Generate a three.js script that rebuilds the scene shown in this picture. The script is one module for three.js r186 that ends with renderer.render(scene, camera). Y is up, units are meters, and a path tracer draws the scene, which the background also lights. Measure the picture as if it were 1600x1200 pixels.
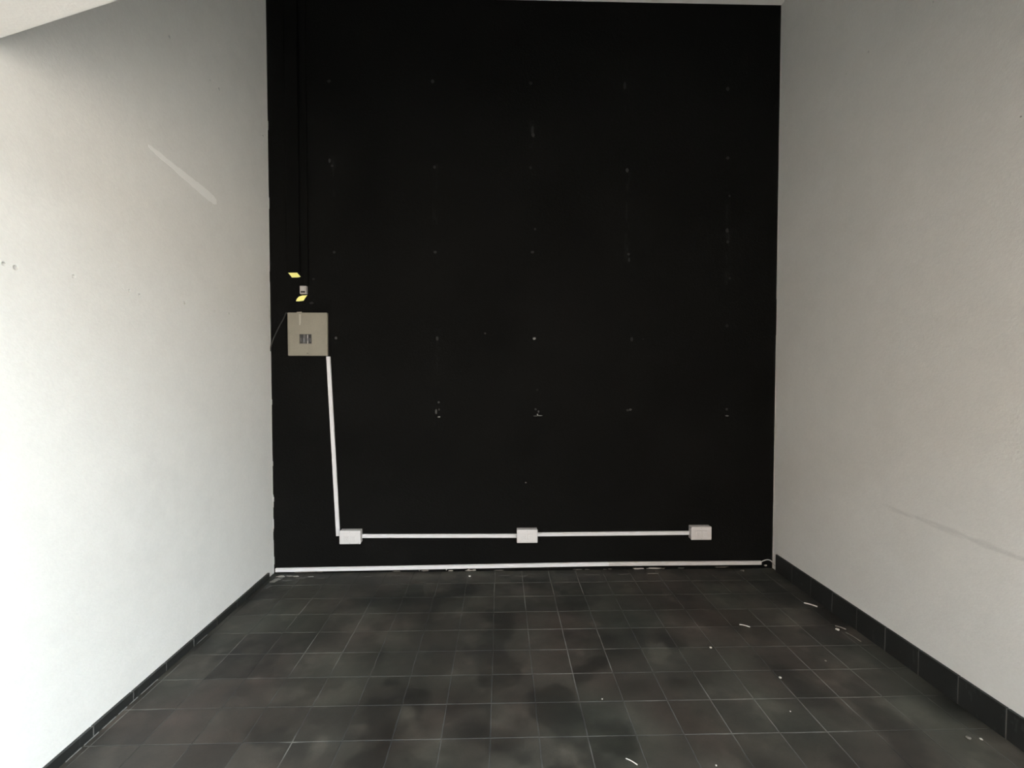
import * as THREE from 'three';
import { RoundedBoxGeometry } from 'three/addons/geometries/RoundedBoxGeometry.js';
import { mergeGeometries } from 'three/addons/utils/BufferGeometryUtils.js';

// ---------------------------------------------------------------- camera, sky, sun, exposure
const scene = new THREE.Scene();
const F = 730.4;                                            // focal length in pixels of a 1600 x 1200 frame
const camera = new THREE.PerspectiveCamera(2 * Math.atan(600 / F) * 180 / Math.PI, 4 / 3, 0.05, 60);
camera.position.set(0, 1.5, 0);
camera.rotation.order = 'YXZ';
camera.rotation.set(-0.02772, -0.02448, 0);
camera.updateMatrixWorld(true);

scene.background = new THREE.Color().setRGB(0.845, 0.985, 1.065);   // bright hazy sky outside the shop
const sun = new THREE.DirectionalLight(new THREE.Color().setRGB(1.0, 0.90, 0.79), 3.2);
sun.position.set(-6, 9.5, -1.3);                            // high, from behind the building: it reaches only the pavement
sun.target.position.set(1, 0, 2);
sun.castShadow = true;
sun.shadow.mapSize.set(2048, 2048);
Object.assign(sun.shadow.camera, { left: -12, right: 12, top: 12, bottom: -12, near: 0.5, far: 40 });
scene.add(sun, sun.target);

const renderer = new THREE.WebGLRenderer({ antialias: true });
renderer.toneMapping = THREE.LinearToneMapping;
renderer.toneMappingExposure = 15;
renderer.shadowMap.enabled = true;

// ---------------------------------------------------------------- the room in metres
const L = 1.684, R = 2.071, D = 3.472, H = 4.195;           // camera stands at x = 0, z = 0
const HEAD = 2.56;                                          // underside of the wall over the shop entrance
const THICK = 0.16;

// ---------------------------------------------------------------- helpers
let seed = 20240611;
const rnd = () => { seed = (seed * 1664525 + 1013904223) >>> 0; return seed / 4294967296; };
const hash = (x, y, s) => { let h = (x * 374761393 + y * 668265263 + s * 2147483647) | 0; h = Math.imul(h ^ (h >>> 13), 1274126177); return ((h ^ (h >>> 16)) >>> 0) / 4294967296; };
function noise(x, y, s = 0) {
  const xi = Math.floor(x), yi = Math.floor(y), fx = x - xi, fy = y - yi;
  const u = fx * fx * (3 - 2 * fx), v = fy * fy * (3 - 2 * fy);
  const a = hash(xi, yi, s), b = hash(xi + 1, yi, s), c = hash(xi, yi + 1, s), d = hash(xi + 1, yi + 1, s);
  return a + (b - a) * u + (c - a) * v + (a - b - c + d) * u * v;
}
function fbm(x, y, oct = 4, s = 0) {
  let v = 0, a = 0.5, n = 0;
  for (let i = 0; i < oct; i++) { v += a * noise(x, y, s + i * 7); n += a; a *= 0.5; x = x * 2.03 + 11.3; y = y * 2.03 + 5.7; }
  return v / n;
}
const sstep = (a, b, x) => { const t = Math.min(1, Math.max(0, (x - a) / (b - a))); return t * t * (3 - 2 * t); };
const toS = (c) => c <= 0.0031308 ? c * 12.92 : 1.055 * Math.pow(c, 1 / 2.4) - 0.055;
const lin = (r, g, b) => new THREE.Color().setRGB(r, g, b);
function colourMap(w, h, fn) {                              // fn(u, v) gives a linear colour, v up
  const d = new Uint8Array(w * h * 4);
  for (let j = 0; j < h; j++) for (let i = 0; i < w; i++) {
    const c = fn((i + 0.5) / w, (j + 0.5) / h), k = (j * w + i) * 4;
    for (let q = 0; q < 3; q++) d[k + q] = Math.max(0, Math.min(255, toS(Math.max(0, c[q])) * 255 + 0.5));
    d[k + 3] = 255;
  }
  const t = new THREE.DataTexture(d, w, h); t.colorSpace = THREE.SRGBColorSpace; return finish(t);
}
function greyMap(w, h, fn) {
  const d = new Uint8Array(w * h * 4);
  for (let j = 0; j < h; j++) for (let i = 0; i < w; i++) {
    const k = (j * w + i) * 4; d[k] = d[k + 1] = d[k + 2] = Math.max(0, Math.min(255, fn((i + 0.5) / w, (j + 0.5) / h) * 255)); d[k + 3] = 255;
  }
  return finish(new THREE.DataTexture(d, w, h));
}
function finish(t) { t.wrapS = t.wrapT = THREE.RepeatWrapping; t.magFilter = THREE.LinearFilter; t.minFilter = THREE.LinearMipmapLinearFilter; t.generateMipmaps = true; t.needsUpdate = true; return t; }
function sized(t, w, h) { const c = t.clone(); c.repeat.set(1 / w, 1 / h); c.needsUpdate = true; return c; }

const taken = {};
function numbered(name) { const n = taken[name] = (taken[name] ?? -1) + 1; return n ? `${name}_${String(n).padStart(3, '0')}` : name; }
function mesh(name, geometry, material, parent) {
  const m = new THREE.Mesh(geometry, material); m.castShadow = m.receiveShadow = true;
  m.name = parent ? name : numbered(name); (parent ?? scene).add(m); return m;
}
function thing(name, label, category, group, position = [0, 0, 0]) {
  const g = new THREE.Group(); g.name = numbered(name); g.position.set(...position); g.userData = { label, category };
  if (group) g.userData.group = group;
  scene.add(g); return g;
}
function tag(o, label, category, group) { Object.assign(o.userData, { label, category }); if (group) o.userData.group = group; return o; }
function structure(o, label, category) { tag(o, label, category); o.userData.kind = 'structure'; return o; }

// where a pixel of the photograph meets a plane of the room
function ray(u, v) { return new THREE.Vector3((u - 800) / F, -(v - 600) / F, -1).applyQuaternion(camera.quaternion); }
function hit(u, v, axis, value) { const d = ray(u, v); return d.multiplyScalar((value - camera.position[axis]) / d[axis]).add(camera.position); }
const onBack = (u, v, proud = 0) => hit(u, v, 'z', -D + proud);
const onLeft = (u, v) => hit(u, v, 'x', -L);
const onRight = (u, v) => hit(u, v, 'x', R);
const onFloor = (u, v) => hit(u, v, 'y', 0);

function blob(rx, ry, depth, n = 9, rough = 0.25) {          // an irregular flake, thin along z
  const p = [];
  for (let i = 0; i < n; i++) { const a = i / n * Math.PI * 2, k = 1 - rough * rnd(); p.push(new THREE.Vector2(Math.cos(a) * rx * k, Math.sin(a) * ry * k)); }
  return new THREE.ExtrudeGeometry(new THREE.Shape(p), { depth, bevelEnabled: false });
}

// ---------------------------------------------------------------- materials
const stipple = greyMap(512, 512, (u, v) => 0.5 + 0.5 * (fbm(u * 60, v * 60, 3, 3) - 0.5) + 0.35 * (noise(u * 170, v * 170, 9) - 0.5));
function paintMap(s, marks) {
  return colourMap(1024, 1024, (u, v) => {
    const X = u * 4, Y = v * 4.2;
    let k = 0.735 + 0.05 * (fbm(X * 1.7, Y * 1.7, 4, s) - 0.5) + 0.035 * (fbm(X * 14, Y * 14, 3, s + 40) - 0.5) + 0.03 * (noise(X * 120, Y * 120, s + 5) - 0.5);
    let c = [k, k * 0.985, k * 0.95];
    if (marks) c = marks(X, Y, c);
    return c;
  });
}
const leftPaint = paintMap(100, (X, Y, c) => {
  const k = 1 - 0.05 * sstep(0.6, 0.75, fbm(X * 2.2, Y * 2.2, 4, 77)) * fbm(X * 20, Y * 20, 2, 78);   // thin coat showing through
  return c.map((q) => q * k);
});
// dark rub mark left at table height along the right wall
const scuff0 = onRight(1395, 795), scuff1 = onRight(1592, 871);
const rightPaint = paintMap(300, (X, Y, c) => {             // X runs from the back wall: X = z + 4
  const z = X - 4, t = (z - scuff0.z) / (scuff1.z - scuff0.z), y = scuff0.y + (scuff1.y - scuff0.y) * t;
  let k = 1;
  if (t > -0.25 && t < 1.2) {
    const w = 0.012 + 0.012 * noise(z * 14, 2, 5), d = Math.abs(Y - y - 0.008 * (noise(z * 9, 0, 3) - 0.5));
    k -= 0.13 * sstep(w, w * 0.3, d) * sstep(0.25, 0.6, fbm(z * 11, Y * 60, 3, 12)) * sstep(-0.25, 0.15, t);
  }
  
  return c.map((q) => q * k);
});
const wallMat = (map) => new THREE.MeshStandardMaterial({ map: sized(map, 4, 4.2), bumpMap: sized(stipple, 0.7, 0.7), bumpScale: 0.0007, roughness: 0.85 });
const leftMat = wallMat(leftPaint), rightMat = wallMat(rightPaint);
const plainWhite = new THREE.MeshStandardMaterial({ color: lin(0.74, 0.72, 0.69), bumpMap: sized(stipple, 0.7, 0.7), bumpScale: 0.0007, roughness: 0.85 });

// black paint of the back wall: brush-cut border against the white side walls, dusty rubs under the old fixings
const rubs = [[680, 262, 345], [979, 130, 170], [980, 268, 405], [1138, 306, 440], [684, 520, 600], [832, 195, 225], [520, 250, 300]]
  .map(([u, a, b]) => ({ p: onBack(u, a), q: onBack(u, b) }));
const backMap = colourMap(1024, 1280, (u, v) => {
  const X = -L + u * (L + R), Y = v * H;
  let k = 0.0045 + 0.0025 * (fbm(X * 2.2, Y * 2.2, 4, 500) - 0.4) + 0.001 * (noise(X * 90, Y * 90, 501) - 0.5);
  for (const r of rubs) {
    const d = Math.abs(X - r.p.x - 0.01 * (noise(Y * 6, 1, 4) - 0.5));
    if (d < 0.03 && Y < r.p.y + 0.03 && Y > r.q.y - 0.03) k += 0.006 * sstep(0.03, 0.004, d) * sstep(0.45, 0.8, fbm(X * 60, Y * 14, 3, 31));
  }
  let c = [k * 1.02, k, k * 0.95];
  const wl = 0.001 + 0.006 * Math.pow(fbm(Y * 3.1, 0, 4, 210), 1.4) + 0.005 * sstep(0.7, 0.9, noise(Y * 11, 5, 3));
  const wr = 0.001 + 0.006 * Math.pow(fbm(Y * 2.7, 9, 4, 230), 1.4);
  if (X + L < wl || R - X < wr) { const g = 0.30 + 0.05 * noise(Y * 60, X * 200, 3); c = [g, g * 0.985, g * 0.95]; }
  return c;
});
const backMat = new THREE.MeshPhysicalMaterial({ specularIntensity: 0.12, map: sized(backMap, L + R, H), bumpMap: sized(stipple, 0.7, 0.7), bumpScale: 0.001, roughness: 0.9 });

// floor: dark cement tiles, trodden dirt that runs across them
const FZ0 = -3.47, FZ1 = -1.47;                              // span of the map along z
const TILE = 0.2, TX0 = -0.6431, TZ0 = -1.86995;
const darkTiles = { '-4,-3': 0.5, '-4,-4': 0.68, '-3,-4': 0.85, '-5,-1': 0.62, '-3,0': 0.68, '2,-1': 0.75, '7,-4': 0.8, '6,-3': 0.85, '3,-2': 0.85, '9,-1': 0.82, '5,-6': 0.88 };   // single tiles that were pressed darker
const spots = [[930, 975, 0.05, 1.9], [395, 1145, 0.06, 0.6], [460, 1170, 0.12, 0.6], [480, 1020, 0.08, 0.7], [740, 1140, 0.1, 0.65], [950, 998, 0.07, 0.6], [1060, 1060, 0.08, 0.7], [375, 1080, 0.08, 0.7]].map(([u, v, r, k]) => ({ p: onFloor(u, v), r, k }));   // stains and spills
const floorTone = (X, Z) => {
  const mid = fbm(X * 5, Z * 6.5, 4, 720), fine = fbm(X * 26, Z * 26, 3, 740), grit = noise(X * 170, Z * 170, 760);
  let k = 0.031 * (0.38 + 1.24 * mid) * (0.86 + 0.28 * fine) * (0.93 + 0.14 * grit);
  k *= 1 - 0.5 * sstep(0.54, 0.68, fbm(X * 4.3 + 9, Z * 4.3, 4, 770));
  k *= 1 + 0.5 * sstep(0.52, 0.72, fbm(X * 7 + 3, Z * 7, 3, 790));
  return k;
};
const floorMap = colourMap(2048, 1024, (u, v) => {
  const X = -L + u * (L + R), Z = FZ0 + v * (FZ1 - FZ0);
  const i = Math.floor((X - TX0) / TILE), j = Math.floor((Z - TZ0) / TILE);
  let k = floorTone(X, Z) * (0.93 + 0.14 * hash(i, j, 31)) * (darkTiles[i + ',' + j] ?? 1);
  for (const s of spots) { const d = Math.hypot(X - s.p.x, Z - s.p.z) / s.r; if (d < 1) k *= 1 + (s.k - 1) * sstep(1, 0.2, d + 0.4 * (fbm(X * 25, Z * 25, 3, 3) - 0.5)); }
  const w = fbm(X * 2.6, Z * 2.6, 3, 900) - 0.5;
  return [k * (1.12 + 0.35 * w), k * (0.98 - 0.12 * w), k * (0.78 - 0.05 * w)];
});
const groutMap = colourMap(1024, 512, (u, v) => {
  const X = -L + u * (L + R), Z = FZ0 + v * (FZ1 - FZ0);
  const worn = fbm(X * 2.4, Z * 2.4, 3, 910);
  const clean = sstep(0.50, 0.70, worn) * (0.2 + 1.1 * fbm(X * 13, Z * 13, 3, 920));
  const base = floorTone(X, Z) * 1.3, k = base + 0.10 * clean;
  return [k * 1.02, k * 0.98, k * 0.88];
});
const floorRough = greyMap(512, 512, (u, v) => 0.40 + 0.35 * fbm(u * 12, v * 12, 4, 950));
const tileMat = new THREE.MeshStandardMaterial({ map: floorMap, roughnessMap: floorRough, roughness: 1, bumpMap: sized(stipple, 0.3, 0.3), bumpScale: 0.0003 });
const groutMat = new THREE.MeshStandardMaterial({ map: groutMap, roughness: 0.95 });

const pvc = new THREE.MeshStandardMaterial({ color: lin(0.63, 0.62, 0.64), roughness: 0.6 });
const pvcGrey = new THREE.MeshStandardMaterial({ color: lin(0.36, 0.345, 0.34), roughness: 0.5 });
const pvcCover = new THREE.MeshStandardMaterial({ color: lin(0.56, 0.545, 0.55), roughness: 0.6 });
const pvcOld = new THREE.MeshStandardMaterial({ color: lin(0.51, 0.48, 0.475), roughness: 0.6 });
const dark = new THREE.MeshStandardMaterial({ color: lin(0.02, 0.018, 0.017), roughness: 0.6 });

// ---------------------------------------------------------------- walls, floor, ceiling
const e0 = hit(0, 64, 'y', HEAD), e1 = hit(200, 0, 'y', HEAD);   // two points of the entrance head's inner lower edge
const slope = (e1.z - e0.z) / (e1.x - e0.x);
const headZ = (x) => e0.z + slope * (x - e0.x);              // inner face; the shop front stands askew to the room
const ADDED_CANOPY = 0.8, OUT = 0.42;                                            // depths of the added shading slab and of the wall over the entrance
const leftEnd = headZ(-L) + OUT, rightEnd = headZ(R) + OUT;

function rectShape(x0, x1, y0, y1, holes = []) {
  const s = new THREE.Shape(); s.moveTo(x0, y0); s.lineTo(x1, y0); s.lineTo(x1, y1); s.lineTo(x0, y1); s.closePath();
  for (const [x, y, r] of holes) { const p = new THREE.Path(); p.absellipse(x, y, r, r * 0.9, 0, Math.PI * 2, true); s.holes.push(p); }
  return s;
}
const LAYER = 0.04, brickMat = new THREE.MeshStandardMaterial({ color: lin(0.16, 0.11, 0.085), roughness: 0.95 });
function plasteredWall(name, label, material, x0, x1, holes, put) {   // solid wall with a plaster layer that the drill holes go into
  const g = new THREE.Group(); g.name = name; scene.add(g); put(g);
  mesh('plaster', new THREE.ExtrudeGeometry(rectShape(x0, x1, -0.06, H + 0.02, holes), { depth: LAYER, bevelEnabled: false, curveSegments: 5 }), material, g);
  const core = mesh('masonry', new THREE.BoxGeometry(x1 - x0, H + 0.04, THICK), brickMat, g);
  core.position.set((x0 + x1) / 2, H / 2, -THICK / 2);
  return structure(g, label, 'wall');
}
const leftHoles = [[6, 412, 5], [24, 418, 6], [115, 432, 6], [202, 454, 5], [218, 461, 5.5], [288, 473, 5.5], [335, 486, 4.5], [358, 489, 4], [389, 496, 4], [405, 500, 3.5], [412, 503, 3.5],
  [265, 58, 5], [342, 139, 5], [390, 189, 4.5], [411, 212, 4.5], [328, 125, 3]];
const wallLeft = plasteredWall('wall_left', 'white painted side wall with a level row of drill holes', leftMat, -leftEnd, D,
  leftHoles.map(([u, v, r]) => { const p = onLeft(u, v); return [-p.z, p.y, r * 0.0016]; }),
  (g) => { g.rotation.y = Math.PI / 2; g.position.x = -L - LAYER; });
const rightHoles = [[1322, 116, 4], [1357, 81, 5], [1458, 3, 4], [1228, 197, 3.5], [1595, 182, 3.5]];
const wallRight = plasteredWall('wall_right', 'greyish white side wall with a faint dark rub mark', rightMat, -D, rightEnd,
  rightHoles.map(([u, v, r]) => { const p = onRight(u, v); return [p.z, p.y, r * 0.0011]; }),
  (g) => { g.rotation.y = -Math.PI / 2; g.position.x = R + LAYER; });

const wallBack = new THREE.Group(); wallBack.name = 'wall_back'; scene.add(wallBack);
structure(wallBack, 'matt black painted back wall with pale filled screw holes', 'wall');
{
  const g = new THREE.BoxGeometry(L + R, H + 0.06, THICK), uv = g.attributes.uv, pos = g.attributes.position;
  for (let i = 0; i < uv.count; i++) uv.setXY(i, pos.getX(i) + (L + R) / 2, pos.getY(i) + H / 2 - 0.03);
  mesh('black_paint', g, backMat, wallBack).position.set((R - L) / 2, H / 2 - 0.03, -D - THICK / 2);
}
// old screw holes stopped with filler: u, v, half width, half height in pixels, how pale
const filler = [0.011, 0.024, 0.06, 0.22].map((k) => new THREE.MeshStandardMaterial({ color: lin(k, k * 0.98, k * 0.94), roughness: 0.9 }));
const PX = D / F;
const stops = [[676, 127, 3, 3.5, 1], [514, 127, 3, 3, 0], [829, 130, 3, 3, 0], [832, 203, 2.5, 7, 0], [833, 211, 3, 4, 1], [829, 262, 2.5, 3, 0], [679, 261, 2.5, 3, 1], [515, 251, 2, 4, 1], [519, 259, 2.5, 2, 1], [976, 134, 2.5, 7, 0],
  [980, 266, 3, 4, 1], [1137, 139, 3, 4, 0], [1137, 247, 3, 3, 1], [1140, 306, 2, 2, 0], [1136, 360, 3, 4, 0], [1137, 378, 2.5, 3, 0], [1140, 435, 2, 2, 0], [1136, 509, 3, 3, 0], [836, 358, 2, 2, 1], [832, 394, 3, 2.5, 1],
  [982, 397, 2.5, 2.5, 1], [983, 406, 2, 4, 0], [680, 394, 3, 2.5, 1], [522, 394, 2.5, 2.5, 1], [525, 528, 2.5, 2.5, 2], [683, 529, 2.5, 4, 1], [835, 529, 2.6, 2.4, 3], [987, 530, 2.5, 4, 0], [758, 521, 1.8, 1.5, 2],
  [685.5, 628.5, 2, 2, 2], [839.5, 609, 2, 2, 0], [837, 639.5, 2.2, 2, 1], [841.5, 643, 1.3, 2.5, 2], [980.5, 641, 2.5, 2, 1], [985, 640, 2.5, 2, 2], [1135.5, 639.5, 2.2, 2.5, 1], [681.5, 643.5, 1.6, 4.5, 2], [686, 640, 1.6, 2, 1],
  [686, 651.5, 2.6, 1.1, 3], [840, 648, 1.2, 1.8, 3], [836.5, 650, 4, 0.7, 2], [844, 649.4, 4.5, 0.7, 3], [1136, 649.7, 3.2, 1, 3], [821.5, 754, 1.3, 1, 3], [472, 338, 2.5, 2, 1], [487, 473.5, 4, 2, 0], [490, 436, 2.5, 2, 0], [1005, 530, 1.5, 1.5, 0]];
for (const [u, v, a, b, k] of stops) mesh('filler_spot', blob(a * PX, b * PX, 0.0008), filler[k], wallBack).position.copy(onBack(u, v));
// bare plaster where the foot of the black wall has chipped: u, v, half sizes
const bare = new THREE.MeshStandardMaterial({ color: lin(0.34, 0.31, 0.28), roughness: 0.95 });
const bareDim = new THREE.MeshStandardMaterial({ color: lin(0.10, 0.09, 0.08), roughness: 0.95 });
for (const [u, v, a, b, m] of [[663, 894, 9, 1.6, 0], [655.5, 896, 1.5, 2.2, 0], [697.5, 894, 1.4, 4.5, 1], [704, 896.3, 4.5, 0.9, 1], [735, 895, 10, 1.0, 1], [741, 894, 3.5, 1.5, 1], [732, 895.6, 2.6, 1.7, 1], [902, 892, 9, 0.9, 0], [917, 892, 5, 0.8, 0],
  [953, 893, 5, 1, 0], [945, 893.5, 4, 0.6, 0], [998, 890.5, 11, 1.3, 1], [1022, 890.5, 14, 1.4, 1], [1036, 893, 4, 1, 0], [1064, 887.5, 7, 1, 0], [1127, 886, 15, 0.9, 0], [1196, 883.5, 4, 1.6, 1], [480, 895, 14, 2, 0], [500, 893.6, 7, 2.4, 0], [465, 895.5, 10, 1.2, 0], [620, 893, 8, 1, 0], [780, 892, 10, 0.8, 0]])
  mesh('chipped_plaster', blob(a * PX, b * PX, 0.0012, 11, 0.5), m ? bare : bareDim, wallBack).position.copy(onBack(u, v)).setY(Math.max(onBack(u, v).y, b * PX + 0.001));
// thin pale streak along the left wall, widening toward the back
{
  const top = [], bottom = [], n = 26, streakMat = new THREE.MeshStandardMaterial({ color: lin(0.86, 0.85, 0.83), roughness: 0.85 });
  for (let i = 0; i <= n; i++) {
    const t = i / n, c = onLeft(232 + 106 * t, 228 + 88 * t), w = (0.008 + 0.017 * Math.pow(t, 0.8)) * (0.85 + 0.3 * noise(i * 0.9, 0, 5)) * (i === 0 ? 0.4 : i === n ? 0.55 : 1);
    top.push(new THREE.Vector2(-c.z, c.y + w + 0.003 * noise(i, 3, 3))); bottom.unshift(new THREE.Vector2(-c.z, c.y - w - 0.003 * noise(i, 7, 3)));
  }
  mesh('pale_streak', new THREE.ExtrudeGeometry(new THREE.Shape([...top, ...bottom]), { depth: 0.0012, bevelEnabled: false }), streakMat, wallLeft).position.z = LAYER;
}
const ceilingMat = new THREE.MeshStandardMaterial({ color: lin(0.84, 0.81, 0.76), bumpMap: sized(stipple, 0.7, 0.7), bumpScale: 0.0007, roughness: 0.9 });
{
  const c = mesh('ceiling', new THREE.BoxGeometry(L + R + 0.36, 0.2, D + 1.2), ceilingMat);
  c.position.set((R - L) / 2, H + 0.1, -D / 2 + 0.44); structure(c, 'off white flat ceiling over the bare room', 'ceiling');
  const p = (x, o) => new THREE.Vector2(x, -(headZ(x) + o));
  const s = new THREE.Shape([p(-L - 0.015, 0), p(-L - 0.015, OUT), p(R + 0.015, OUT), p(R + 0.015, 0)]);
  const g = new THREE.ExtrudeGeometry(s, { depth: H - HEAD - 0.03, bevelEnabled: true, bevelThickness: 0.018, bevelSize: 0.012, bevelOffset: -0.012, bevelSegments: 5 });
  g.rotateX(-Math.PI / 2);
  const f = mesh('wall_front', g, plainWhite); f.position.y = HEAD + 0.018; structure(f, 'white painted head of the wall over the shop entrance', 'wall');
}
const floor = new THREE.Group(); floor.name = 'floor'; scene.add(floor); structure(floor, 'worn black cement tile floor with pale joints', 'floor');
const floorUV = (g, ox, oz) => {
  const p = g.attributes.position, uv = new Float32Array(p.count * 2);
  for (let i = 0; i < p.count; i++) { uv[2 * i] = (p.getX(i) + ox + L) / (L + R); const v = (p.getZ(i) + oz - FZ0) / (FZ1 - FZ0); uv[2 * i + 1] = oz > FZ1 ? 2 - v : v; }
  g.setAttribute('uv', new THREE.BufferAttribute(uv, 2)); return g;
};
function tileGeometry(w, d) {                                // chamfered top of a tile, centred
  const a = w / 2, b = d / 2, c = 0.0006, t = 0.004, P = [], q = (...v) => { const [A, B, C, E] = v; P.push(...A, ...B, ...C, ...A, ...C, ...E); };
  const T = [[-a + c, 0, -b + c], [-a + c, 0, b - c], [a - c, 0, b - c], [a - c, 0, -b + c]], M = [[-a, -c, -b], [-a, -c, b], [a, -c, b], [a, -c, -b]], B = M.map(([x, , z]) => [x, -t, z]);
  q(...T);
  for (let i = 0; i < 4; i++) { const n = (i + 1) % 4; q(M[i], M[n], T[n], T[i]); q(B[i], B[n], M[n], M[i]); }
  const g = new THREE.BufferGeometry(); g.setAttribute('position', new THREE.Float32BufferAttribute(P, 3)); g.computeVertexNormals(); return g;
}
const frontZ = Math.max(leftEnd, rightEnd);
{
  const ox = (R - L) / 2;
  for (const [a, b] of [[-D, FZ1], [FZ1, frontZ]]) {
    const bed = new THREE.BoxGeometry(L + R + 0.06, 0.1, b - a), oz = (a + b) / 2; floorUV(bed, ox, oz);
    mesh('grout_bed', bed, groutMat, floor).position.set(ox, -0.05 - 0.0006, oz);
  }
  const rest = [], gap = 0.0021, tops = (TX0 + L) / TILE;
  for (let j = -8; j < 12; j++) {
    const z0 = TZ0 + j * TILE, z1 = z0 + TILE; if (z1 > frontZ + 0.02) break;
    for (let i = -6; i < 14; i++) {
      const x0 = Math.max(TX0 + i * TILE, -L - 0.002), x1 = Math.min(TX0 + (i + 1) * TILE, R + 0.002); if (x1 - x0 < 0.02) continue;
      const w = x1 - x0 - 2 * gap, d = TILE - 2 * gap, cx = (x0 + x1) / 2, cz = (z0 + z1) / 2, cy = (rnd() - 0.5) * 0.0006;
      const g = floorUV(tileGeometry(w, d), cx, cz);
      if (j <= 4) { const m = mesh('floor_tile', g, tileMat, floor); m.position.set(cx, cy, cz); m.rotation.set((rnd() - 0.5) * 0.003, 0, (rnd() - 0.5) * 0.003); }
      else rest.push(g.translate(cx, cy, cz));
    }
  }
  if (rest.length) mesh('floor_tiles_near_entrance', mergeGeometries(rest), tileMat, floor).userData.kind = 'stuff';
}
// skirting tiles along both side walls, stopping short of the back corner
const skirtMap = colourMap(512, 256, (u, v) => { const k = 0.015 + 0.012 * (fbm(u * 9, v * 5, 4, 1200) - 0.4) + 0.02 * sstep(0.72, 0.85, fbm(u * 40, v * 20, 3, 1210)); return [k * 0.95, k, k * 0.95]; });
const skirtMat = new THREE.MeshStandardMaterial({ map: sized(skirtMap, 1, 1), roughness: 0.55 });
const jointMat = new THREE.MeshStandardMaterial({ color: lin(0.14, 0.136, 0.127), roughness: 0.95 });
function skirting(name, label, side, height, joints) {
  const g = new THREE.Group(); g.name = name; scene.add(g); structure(g, label, 'skirting');
  const t = 0.014, wallX = side < 0 ? -L : R;
  const z0 = joints[0], z1 = joints[joints.length - 1];
  const bed = mesh('joint_mortar', new THREE.BoxGeometry(t - 0.0015, height - 0.002, Math.abs(z1 - z0)), jointMat, g);
  bed.position.set(wallX - side * (t - 0.0015) / 2, (height - 0.002) / 2, (z0 + z1) / 2);
  for (let i = 0; i + 1 < joints.length; i++) {
    const len = Math.abs(joints[i + 1] - joints[i]) - (side < 0 ? 0.006 : 0.004), geo = new RoundedBoxGeometry(t, height, len, 1, 0.0015);
    const p = geo.attributes.position, uv = geo.attributes.uv, off = i * 0.37;
    for (let k = 0; k < p.count; k++) uv.setXY(k, p.getZ(k) + off, p.getY(k) + off * 0.6);
    const m = mesh('skirting_tile', geo, skirtMat, g);
    m.position.set(wallX - side * (t / 2 + (rnd() - 0.5) * 0.001), height / 2 + (rnd() - 0.5) * 0.0015, (joints[i] + joints[i + 1]) / 2);
  }
}
// crumbled plaster lying in the left back corner and along the back wall: u, v, half width, half depth in metres
{
  const powder = [0.42, 0.24, 0.10].map((k) => new THREE.MeshStandardMaterial({ color: lin(k, k * 0.94, k * 0.86), roughness: 1 }));
  for (const [u, v, a, b, m] of [[440, 901, 0.045, 0.022, 0], [452, 900, 0.04, 0.016, 1], [463, 900.5, 0.03, 0.012, 0], [470, 903, 0.05, 0.014, 2], [428, 908, 0.03, 0.03, 1], [434, 905, 0.035, 0.02, 1], [420, 917, 0.018, 0.05, 2], [486, 901, 0.028, 0.008, 0], [500, 904, 0.04, 0.01, 2], [449, 907, 0.05, 0.02, 2],
    [790, 899, 0.06, 0.008, 2], [815, 900, 0.05, 0.006, 2], [925, 898, 0.06, 0.007, 2], [975, 897, 0.05, 0.006, 2], [1020, 896, 0.05, 0.008, 1], [575, 901, 0.04, 0.006, 2]]) {
    const g = blob(a, b, 0.0006, 14, 0.6).rotateX(-Math.PI / 2); mesh('plaster_powder', g, powder[m], floor).position.copy(onFloor(u, v)).setY(0.0004);
  }
}
const run = (from, step, to) => { const a = []; for (let z = from; z < to; z += step) a.push(z); a.push(to); return a; };
skirting('baseboard_left', 'low row of black skirting tiles under the bright white wall', -1, 0.043, run(-3.385, 0.2093, leftEnd));
skirting('baseboard_right', 'tall row of black skirting tiles under the grey white wall', 1, 0.128, run(-3.415, 0.2, rightEnd));

for (const [u0, u1] of [[86, 112], [116, 140], [146, 168], [172, 186], [190, 204], [209, 236], [300, 316]]) {   // mortar left at the foot of the low skirting
  const at = (u) => { const d = ray(u, 600); return d.z / d.x * (-L + 0.014); }, z0 = at(u0), z1 = at(u1);
  const g = new THREE.CylinderGeometry(0.0022, 0.0032, Math.abs(z1 - z0), 5).rotateX(Math.PI / 2);
  mesh('mortar_bead', g, jointMat, scene.getObjectByName('baseboard_left')).position.set(-L + 0.0145, 0.0008, (z0 + z1) / 2);
}

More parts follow.
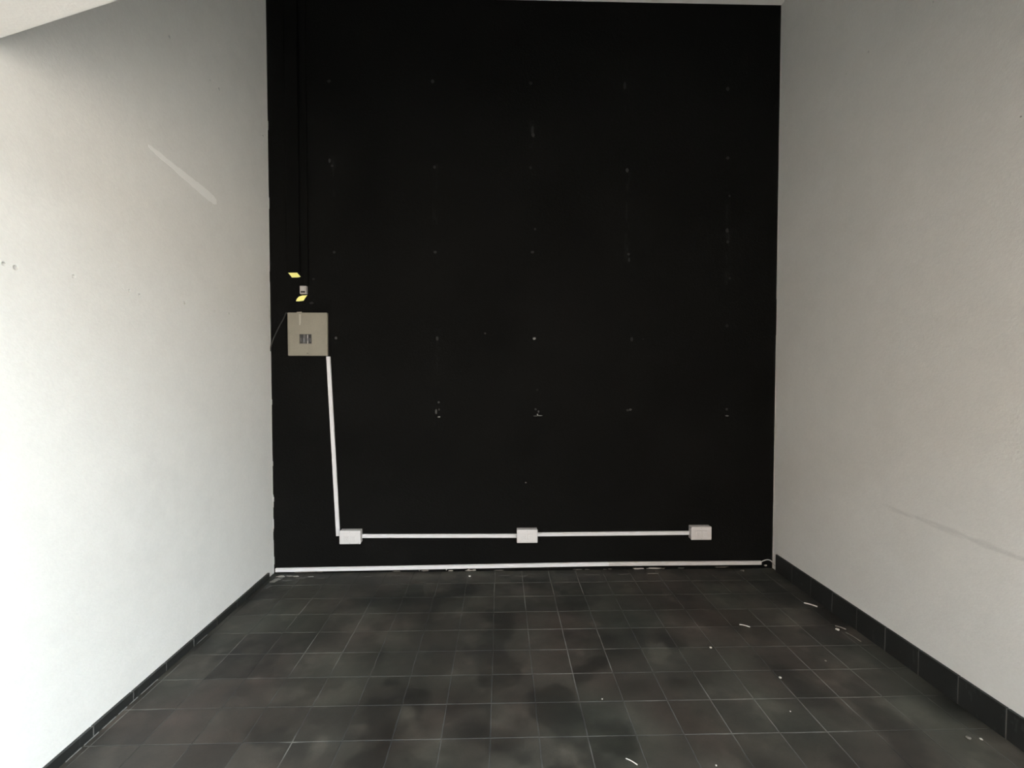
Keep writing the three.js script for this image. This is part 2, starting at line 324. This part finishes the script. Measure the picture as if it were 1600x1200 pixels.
// ---------------------------------------------------------------- outside the entrance, where the daylight comes from
const pavementMap = colourMap(256, 256, (u, v) => { const k = 0.40 + 0.12 * (fbm(u * 8, v * 8, 4, 1300) - 0.5); return [k * 1.05, k * 0.97, k * 0.88]; });
{
  const p = mesh('pavement', new THREE.BoxGeometry(30, 0.2, 18), new THREE.MeshStandardMaterial({ map: sized(pavementMap, 0.4, 0.4), roughness: 0.9 }));
  p.position.set(2, -0.1 - 0.012, frontZ + 9); structure(p, 'sunlit concrete pavement outside the entrance', 'pavement');
  const w = mesh('added_side_wall', new THREE.BoxGeometry(0.25, 4.2, 6), new THREE.MeshStandardMaterial({ color: lin(0.25, 0.19, 0.15), roughness: 0.9 }));  // unseen wall added to dim the light reaching the right wall
  w.position.set(-L - 0.2, 2.1 - 0.02, leftEnd + 3.02); structure(w, 'added unseen brown wall that blocks sky on the left outside', 'wall');
  const f = mesh('added_house', new THREE.BoxGeometry(15, 6.5, 4), new THREE.MeshStandardMaterial({ color: lin(0.34, 0.29, 0.25), roughness: 0.9 }));  // unseen block added to cut frontal sky light on back wall and floor
  f.position.set(-3.6, 3.23, 10); structure(f, 'added unseen house block that holds back sky light from the front', 'house');
  const l = mesh('added_house', new THREE.BoxGeometry(13, 3.7, 4), new THREE.MeshStandardMaterial({ color: lin(0.45, 0.40, 0.35), roughness: 0.9 }));  // second unseen block, added to cut low sky on the upper left wall
  l.position.set(10.5, 1.83, 10.2); structure(l, 'added unseen low house block that holds back low sky on the right', 'house');
}

{                                                            // unseen slab added beyond the entrance head to keep sky off the upper walls
  const p = (x, o) => new THREE.Vector2(x, -(headZ(x) + o)), c = mesh('added_canopy', new THREE.ExtrudeGeometry(new THREE.Shape([p(-L - 0.06, OUT + 0.002), p(-L - 0.06, OUT + ADDED_CANOPY), p(R + 0.6, OUT + ADDED_CANOPY), p(R + 0.6, OUT + 0.002)]), { depth: 0.12, bevelEnabled: false }).rotateX(-Math.PI / 2), plainWhite);
  c.position.y = HEAD + 0.01; structure(c, 'added unseen white slab outside that shades the upper walls', 'added_canopy');
}
// ---------------------------------------------------------------- surface wiring on the back wall
function channelProfile(w, t) {                              // two-lipped trunking cut across: x width, y out from the wall
  const s = new THREE.Shape(), h = w / 2, r = 0.002;
  s.moveTo(-h, 0); s.lineTo(-h, t - r); s.lineTo(-h + r, t); s.lineTo(-0.0016, t); s.lineTo(-0.0012, t - 0.0016); s.lineTo(0.0012, t - 0.0016); s.lineTo(0.0016, t); s.lineTo(h - r, t); s.lineTo(h, t - r); s.lineTo(h, 0); s.closePath();
  return s;
}
function channel(label, a, b, material = pvc, w = 0.026, t = 0.013, ends = true) {
  const dir = b.clone().sub(a), len = dir.length(); dir.normalize();
  const o = thing('cable_channel', label, 'cable channel', null, a.toArray());
  const side = new THREE.Vector3(-dir.y, dir.x, 0);
  o.quaternion.setFromRotationMatrix(new THREE.Matrix4().makeBasis(side, new THREE.Vector3(0, 0, 1), side.clone().cross(new THREE.Vector3(0, 0, 1))));
  const sgn = side.clone().cross(new THREE.Vector3(0, 0, 1)).dot(dir) > 0 ? 1 : -1;
  const lid = new THREE.ExtrudeGeometry(channelProfile(w, t), { depth: len, bevelEnabled: false });
  if (sgn < 0) lid.translate(0, 0, -len);
  mesh('lid', lid, material, o).position.y = 0.001;
  const tray = new THREE.BoxGeometry(w + 0.0016, t * 0.45, len - 0.004).translate(0, t * 0.225, sgn * len / 2);
  mesh('tray', tray, material, o);
  return o;
}
const boxes = [[546.6, 840], [823.8, 838.2], [1096.2, 833.6]];
const boxLabels = ['white surface socket box under the tilted vertical cable channel', 'white surface socket box between the two horizontal cable channels', 'white surface socket box at the free end of the horizontal channel'];
const BW = 0.155, BH = 0.1, BD = 0.056;
const boxAt = boxes.map(([u, v]) => { const p = onBack(u, v, BD); p.z = -D; return p; });
function socketBox(i) {
  const o = thing('socket_box', boxLabels[i], 'socket box', 'surface socket boxes on the black wall', boxAt[i].toArray());
  const body = mesh('box_body', new RoundedBoxGeometry(BW - 0.004, BH - 0.004, 0.041, 3, 0.004), i === 2 ? pvcOld : pvcOld, o); body.position.z = 0.0205;
  const cover = mesh('cover_plate', new RoundedBoxGeometry(BW, BH, 0.014, 4, 0.006), i === 2 ? pvcOld : pvcCover, o); cover.position.z = BD - 0.007;
  for (const s of [-1, 1]) {
    const face = mesh('socket_insert', new RoundedBoxGeometry(0.036, 0.045, 0.003, 3, 0.0014), i === 2 ? pvcOld : pvcCover, o); face.position.set(s * 0.023, -0.004, BD + 0.0005);
    for (const [x, y, w, h] of [[-0.006, 0.004, 0.0022, 0.008], [0.006, 0.004, 0.0022, 0.008], [0, -0.008, 0.004, 0.004]]) {
      const slot = mesh('pin_slot', new THREE.BoxGeometry(w, h, 0.0008), pvcGrey, face); slot.position.set(x, y, 0.0014);
    }
  }
  for (const s of [-1, 1]) { const c = mesh('cover_screw', new THREE.CylinderGeometry(0.0028, 0.0028, 0.001, 12).rotateX(Math.PI / 2), pvcGrey, o); c.position.set(0, s * 0.04, BD + 0.0002); }
  return o;
}
for (let i = 0; i < 3; i++) socketBox(i);
const B = (u, v) => onBack(u, v, 0);
channel('white vertical cable channel leaning from the grey panel to the socket box', B(513.4, 557), new THREE.Vector3(B(528.8, 834.5).x, B(528.8, 836.5).y, -D), pvc, 0.027);
{
  const edge = (i, s) => boxAt[i].x + s * (BW / 2 - 0.004);
  channel('white horizontal cable channel starting below the panel at the tilted channel', new THREE.Vector3(edge(0, 1), B(570, 837).y, -D), new THREE.Vector3(edge(1, -1), B(805, 836.8).y, -D), pvc, 0.026);
  channel('white horizontal cable channel ending at the last socket box', new THREE.Vector3(edge(1, 1), B(842, 834.6).y, -D), new THREE.Vector3(edge(2, -1), B(1076, 832.2).y, -D), pvc, 0.026);
}
const kink = B(950.5, 880.6);
channel('long white cable channel sloping just above the floor to the left corner', B(431.5, 890.3), kink, pvc, 0.027);
channel('shorter white cable channel just above the floor to the right corner', kink, B(1188.5, 878.8), pvcOld, 0.027);
{
  const pts = [B(1186, 879), B(1189, 876), B(1193, 873.8), B(1197, 873), B(1201, 873.9), B(1204.5, 876.5), B(1207, 879.8)].map((p, i) => { p.z = -D + 0.008 + 0.012 * Math.sin(i / 6 * Math.PI); return p; });
  pts.push(new THREE.Vector3(R - 0.004, pts[6].y - 0.004, -D + 0.03), new THREE.Vector3(R + 0.006, pts[6].y - 0.01, -D + 0.055));
  tag(mesh('cable', new THREE.TubeGeometry(new THREE.CatmullRomCurve3(pts), 40, 0.0036, 8), pvcOld), 'short white cable looping from the floor channel into the right wall', 'cable');
}
// thin wire from behind the panel to the left wall
{
  const w = [[452, 492], [448, 489], [444, 497], [439, 506], [433, 518], [428.5, 528], [425, 537], [423.3, 545], [423.6, 549]].map(([u, v], i) => { const p = B(u, v); p.z = -D + (i < 1 ? 0.006 : 0.005); return p; });
  tag(mesh('wire', new THREE.TubeGeometry(new THREE.CatmullRomCurve3(w), 40, 0.0042, 6), new THREE.MeshStandardMaterial({ color: lin(0.022, 0.021, 0.020), roughness: 0.7 })), 'thin grey wire sagging from the electrical panel to the wall corner', 'wire');
}

// ---------------------------------------------------------------- electrical panel
{
  const PT = 0.024, a = onBack(449.3, 488.3, PT), c = onBack(512, 556, PT), w = c.x - a.x, h = a.y - c.y, cx = (a.x + c.x) / 2, cy = (a.y + c.y) / 2;
  const o = thing('electrical_panel', 'square beige metal electrical panel with a small breaker window', 'electrical panel', null, [cx, cy, -D]);
  const beige = colourMap(256, 256, (u, v) => { const k = 0.215 + 0.03 * (fbm(u * 5, v * 5, 4, 1500) - 0.5) + 0.02 * (noise(u * 90, v * 90, 5) - 0.5); return [k * 1.04, k * 0.95, k * 0.76]; });
  const metal = new THREE.MeshStandardMaterial({ map: sized(beige, 0.3, 0.3), roughness: 0.45 });
  const wa = onBack(467, 521.6, PT), wc = onBack(487.2, 537.4, PT), x0 = wa.x - cx, x1 = wc.x - cx, y1 = wa.y - cy, y0 = wc.y - cy;
  const plate = (W, Hh, r, hole) => {
    const s = new THREE.Shape(), p = W / 2, q = Hh / 2;
    s.moveTo(-p + r, -q); s.lineTo(p - r, -q); s.quadraticCurveTo(p, -q, p, -q + r); s.lineTo(p, q - r); s.quadraticCurveTo(p, q, p - r, q); s.lineTo(-p + r, q); s.quadraticCurveTo(-p, q, -p, q - r); s.lineTo(-p, -q + r); s.quadraticCurveTo(-p, -q, -p + r, -q);
    if (hole) { const t = new THREE.Path(); t.moveTo(x0, y0); t.lineTo(x0, y1); t.lineTo(x1, y1); t.lineTo(x1, y0); t.closePath(); s.holes.push(t); }
    return s;
  };
  mesh('cover', new THREE.ExtrudeGeometry(plate(w - 0.006, h - 0.006, 0.006, true), { depth: PT - 0.009, bevelEnabled: true, bevelThickness: 0.003, bevelSize: 0.003, bevelSegments: 3 }), metal, o).position.z = 0.006;
  const rim = new THREE.Shape(); { const s = plate(w - 0.001, h - 0.001, 0.007); const i = plate(w - 0.022, h - 0.022, 0.004); s.holes.push(new THREE.Path(i.getPoints())); mesh('raised_rim', new THREE.ExtrudeGeometry(s, { depth: 0.003, bevelEnabled: true, bevelThickness: 0.0015, bevelSize: 0.001, bevelOffset: -0.001, bevelSegments: 2 }), metal, o).position.z = PT - 0.0012; }
  const back = mesh('back_plate', new THREE.BoxGeometry(w - 0.02, h - 0.02, 0.004), dark, o); back.position.z = 0.0025;
  const n = 4, bw = (x1 - x0 - 0.004) / n, bm = [0.030, 0.085, 0.040, 0.022].map((k) => new THREE.MeshStandardMaterial({ color: lin(k * 1.05, k, k * 0.98), roughness: 0.5 }));
  const toggleMat = new THREE.MeshStandardMaterial({ color: lin(0.16, 0.155, 0.165), roughness: 0.5 });
  for (let i = 0; i < n; i++) {
    const b = mesh('breaker', new RoundedBoxGeometry(bw - 0.0012, y1 - y0 - 0.006, 0.011, 2, 0.0012), bm[i], o); b.position.set(x0 + 0.002 + bw * (i + 0.5), (y0 + y1) / 2, 0.011);
    const t = mesh('toggle', new RoundedBoxGeometry(bw * 0.42, 0.03, 0.007, 2, 0.001), i === 1 || i === 2 ? toggleMat : bm[1], b); t.position.set(i === 2 ? bw * 0.25 : 0, -0.008, 0.006); t.rotation.x = 0.3;
  }
  const sep = mesh('separator', new THREE.BoxGeometry(0.006, y1 - y0 - 0.008, 0.014), pvcGrey, o); sep.position.set(x0 + (x1 - x0) * 0.655, (y0 + y1) / 2 - 0.003, 0.0115);
  const latch = mesh('latch', new RoundedBoxGeometry(0.014, 0.003, 0.004, 2, 0.001), dark, o); latch.position.set(onBack(480.7, 552, PT).x - cx, onBack(480.7, 552, PT).y - cy, PT + 0.0005);
  // glossy reflection painted as a pale streak below the upper edge of the cover
  const reflectionShape = new THREE.Shape([[-0.022, 0.044], [0.016, 0.046], [0.010, 0.030], [0.009, 0.0], [0.008, -0.035], [0.003, -0.052], [-0.004, -0.05], [-0.004, -0.02], [-0.006, 0.028]].map(([x, y]) => new THREE.Vector2(x, y)));
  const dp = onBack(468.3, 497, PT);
  const dm = mesh('painted_reflection', new THREE.ExtrudeGeometry(reflectionShape, { depth: 0.0008, bevelEnabled: false }), new THREE.MeshStandardMaterial({ color: lin(0.34, 0.31, 0.26), roughness: 0.5 }), o); dm.position.set(dp.x - cx, dp.y - cy, PT + 0.0002);
}
// black painted cable ducts above the panel, hazard labels and the little switch between them
{
  const blackDuct = new THREE.MeshPhysicalMaterial({ color: lin(0.0042, 0.0041, 0.0039), specularIntensity: 0.12, roughness: 0.9 });
  const dt = (label, u0, u1, v) => {
    const a = B(u0, v), b = B(u1, v), top = H - 0.003, h = top - a.y, w = b.x - a.x;
    const o = thing('cable_duct', label, 'cable duct', null, [(a.x + b.x) / 2, a.y, -D]);
    mesh('cover', new RoundedBoxGeometry(w, h, 0.016, 2, 0.002).translate(0, h / 2, 0.010), blackDuct, o);
    mesh('tray', new THREE.BoxGeometry(w + 0.004, h - 0.002, 0.008).translate(0, h / 2, 0.004), blackDuct, o);
  };
  dt('wide black painted cable duct rising above the upper yellow label', 450, 469.5, 426);
  dt('narrow black painted cable duct rising above the small grey switch', 472.5, 483, 445.5);
  const yellow = new THREE.MeshStandardMaterial({ color: lin(0.98, 0.92, 0.30), roughness: 0.5 });
  const label = (name, text, pts) => {
    const w = pts.map(([u, v]) => B(u, v)), c = w.reduce((s, p) => s.add(p), new THREE.Vector3()).divideScalar(w.length);
    const m = mesh(name, new THREE.ExtrudeGeometry(new THREE.Shape(w.map((p) => new THREE.Vector2(p.x - c.x, p.y - c.y))), { depth: 0.002, bevelEnabled: false }), yellow);
    m.position.copy(c); tag(m, text, 'label');
  };
  label('hazard_label', 'yellow slanted hazard label under the wide black duct', [[450, 426.2], [464.3, 426.1], [469.8, 432.4], [466.5, 433.4], [456.3, 433.7], [453.3, 429.6]]);
  label('hazard_label', 'yellow slanted hazard label between the grey switch and the panel', [[480.3, 461.2], [477, 465.6], [474.2, 470], [467, 470.8], [462.6, 470.7], [464, 467], [467, 463.6], [472, 461.8]]);
  const a = onBack(467.8, 446.4, 0.03), b = onBack(478.4, 459.2, 0.03), w = b.x - a.x, h = a.y - b.y;
  const o = thing('switch', 'small grey surface switch between the two yellow labels', 'switch', null, [(a.x + b.x) / 2, (a.y + b.y) / 2, -D]);
  const grey = new THREE.MeshStandardMaterial({ color: lin(0.36, 0.33, 0.32), roughness: 0.5 });
  mesh('body', new RoundedBoxGeometry(w, h, 0.028, 3, 0.003).translate(0, 0, 0.014), grey, o);
  mesh('rocker', new RoundedBoxGeometry(w * 0.62, h * 0.45, 0.006, 2, 0.001).translate(0, h * 0.16, 0.029), new THREE.MeshStandardMaterial({ color: lin(0.40, 0.38, 0.37), roughness: 0.45 }), o);
  mesh('terminal_slot', new THREE.BoxGeometry(w * 0.66, h * 0.2, 0.002).translate(0, -h * 0.25, 0.0285), dark, o);
}

// ---------------------------------------------------------------- litter on the floor
{
  const chip = new THREE.MeshStandardMaterial({ color: lin(0.55, 0.53, 0.49), roughness: 0.9 }), dull = new THREE.MeshStandardMaterial({ color: lin(0.13, 0.12, 0.105), roughness: 0.9 });
  const stick = (label, u0, v0, u1, v1, r, m) => {
    const a = onFloor(u0, v0), b = onFloor(u1, v1); a.y = b.y = r + 0.0004;
    const mid = a.clone().add(b).multiplyScalar(0.5); mid.y += 0.002;
    const s = mesh('plaster_splinter', new THREE.TubeGeometry(new THREE.CatmullRomCurve3([a, mid, b].map((p) => p.clone().sub(a))), 8, r, 5), m); s.position.copy(a); tag(s, label, 'debris', 'plaster litter on the floor');
  };
  stick('thin white splinter lying alone on the dark tiles', 1155.5, 976.4, 1172, 980.4, 0.0026, chip);
  stick('white splinter beside the tall black skirting near the corner', 1256.5, 943, 1277, 948.8, 0.0042, chip);
  stick('pale splinter next to the round plaster crumb', 1305, 979, 1322, 984.5, 0.0045, dull);
  stick('long faint splinter along the tall black skirting', 1322, 989, 1345, 1003, 0.003, dull);
  stick('curved pale splinter on the tiles toward the entrance', 978, 1186, 996, 1196, 0.0022, chip);
  const crumbs = [['round white plaster crumb beside the tall black skirting', 1308.5, 985, 0.011, chip], ['bright plaster crumb on the open tiles', 1219, 1059.5, 0.006, chip], ['small plaster crumb beside a tile joint', 1110.5, 1012.5, 0.006, chip],
    ['tiny plaster crumb near the tall black skirting', 1290, 1033, 0.005, dull], ['tiny pale plaster crumb near the skirting joint', 1533, 1156, 0.0055, chip], ['dull flat crumb near the skirting joint', 1513, 1154, 0.009, dull],
    ['tiny white crumb toward the entrance', 1119, 1197, 0.0035, chip], ['tiny white crumb on a cross joint', 941, 1093, 0.0035, chip], ['small pale crumb on the tiles', 1235, 1112, 0.003, chip], ['bright plaster crumb fallen under the floor channel', 734, 901, 0.009, chip], ['flat pale plaster flake by the right corner', 1160, 893, 0.014, dull]];
  for (const [label, u, v, r, m] of crumbs) {
    const g = new THREE.IcosahedronGeometry(r, 1), p = g.attributes.position, t = new THREE.Vector3();
    for (let i = 0; i < p.count; i++) { t.fromBufferAttribute(p, i); const k = 0.8 + 0.4 * hash(Math.round(t.x * 9e3), Math.round(t.z * 9e3 + t.y * 4e3), 5); p.setXYZ(i, t.x * k, t.y * k * 0.5, t.z * k); }
    g.computeVertexNormals(); g.computeBoundingBox();
    const o = mesh('plaster_crumb', g, m), q = onFloor(u, v); o.position.set(q.x, 0.0003 - g.boundingBox.min.y, q.z); tag(o, label, 'debris', 'plaster litter on the floor');
  }
}
renderer.render(scene, camera);
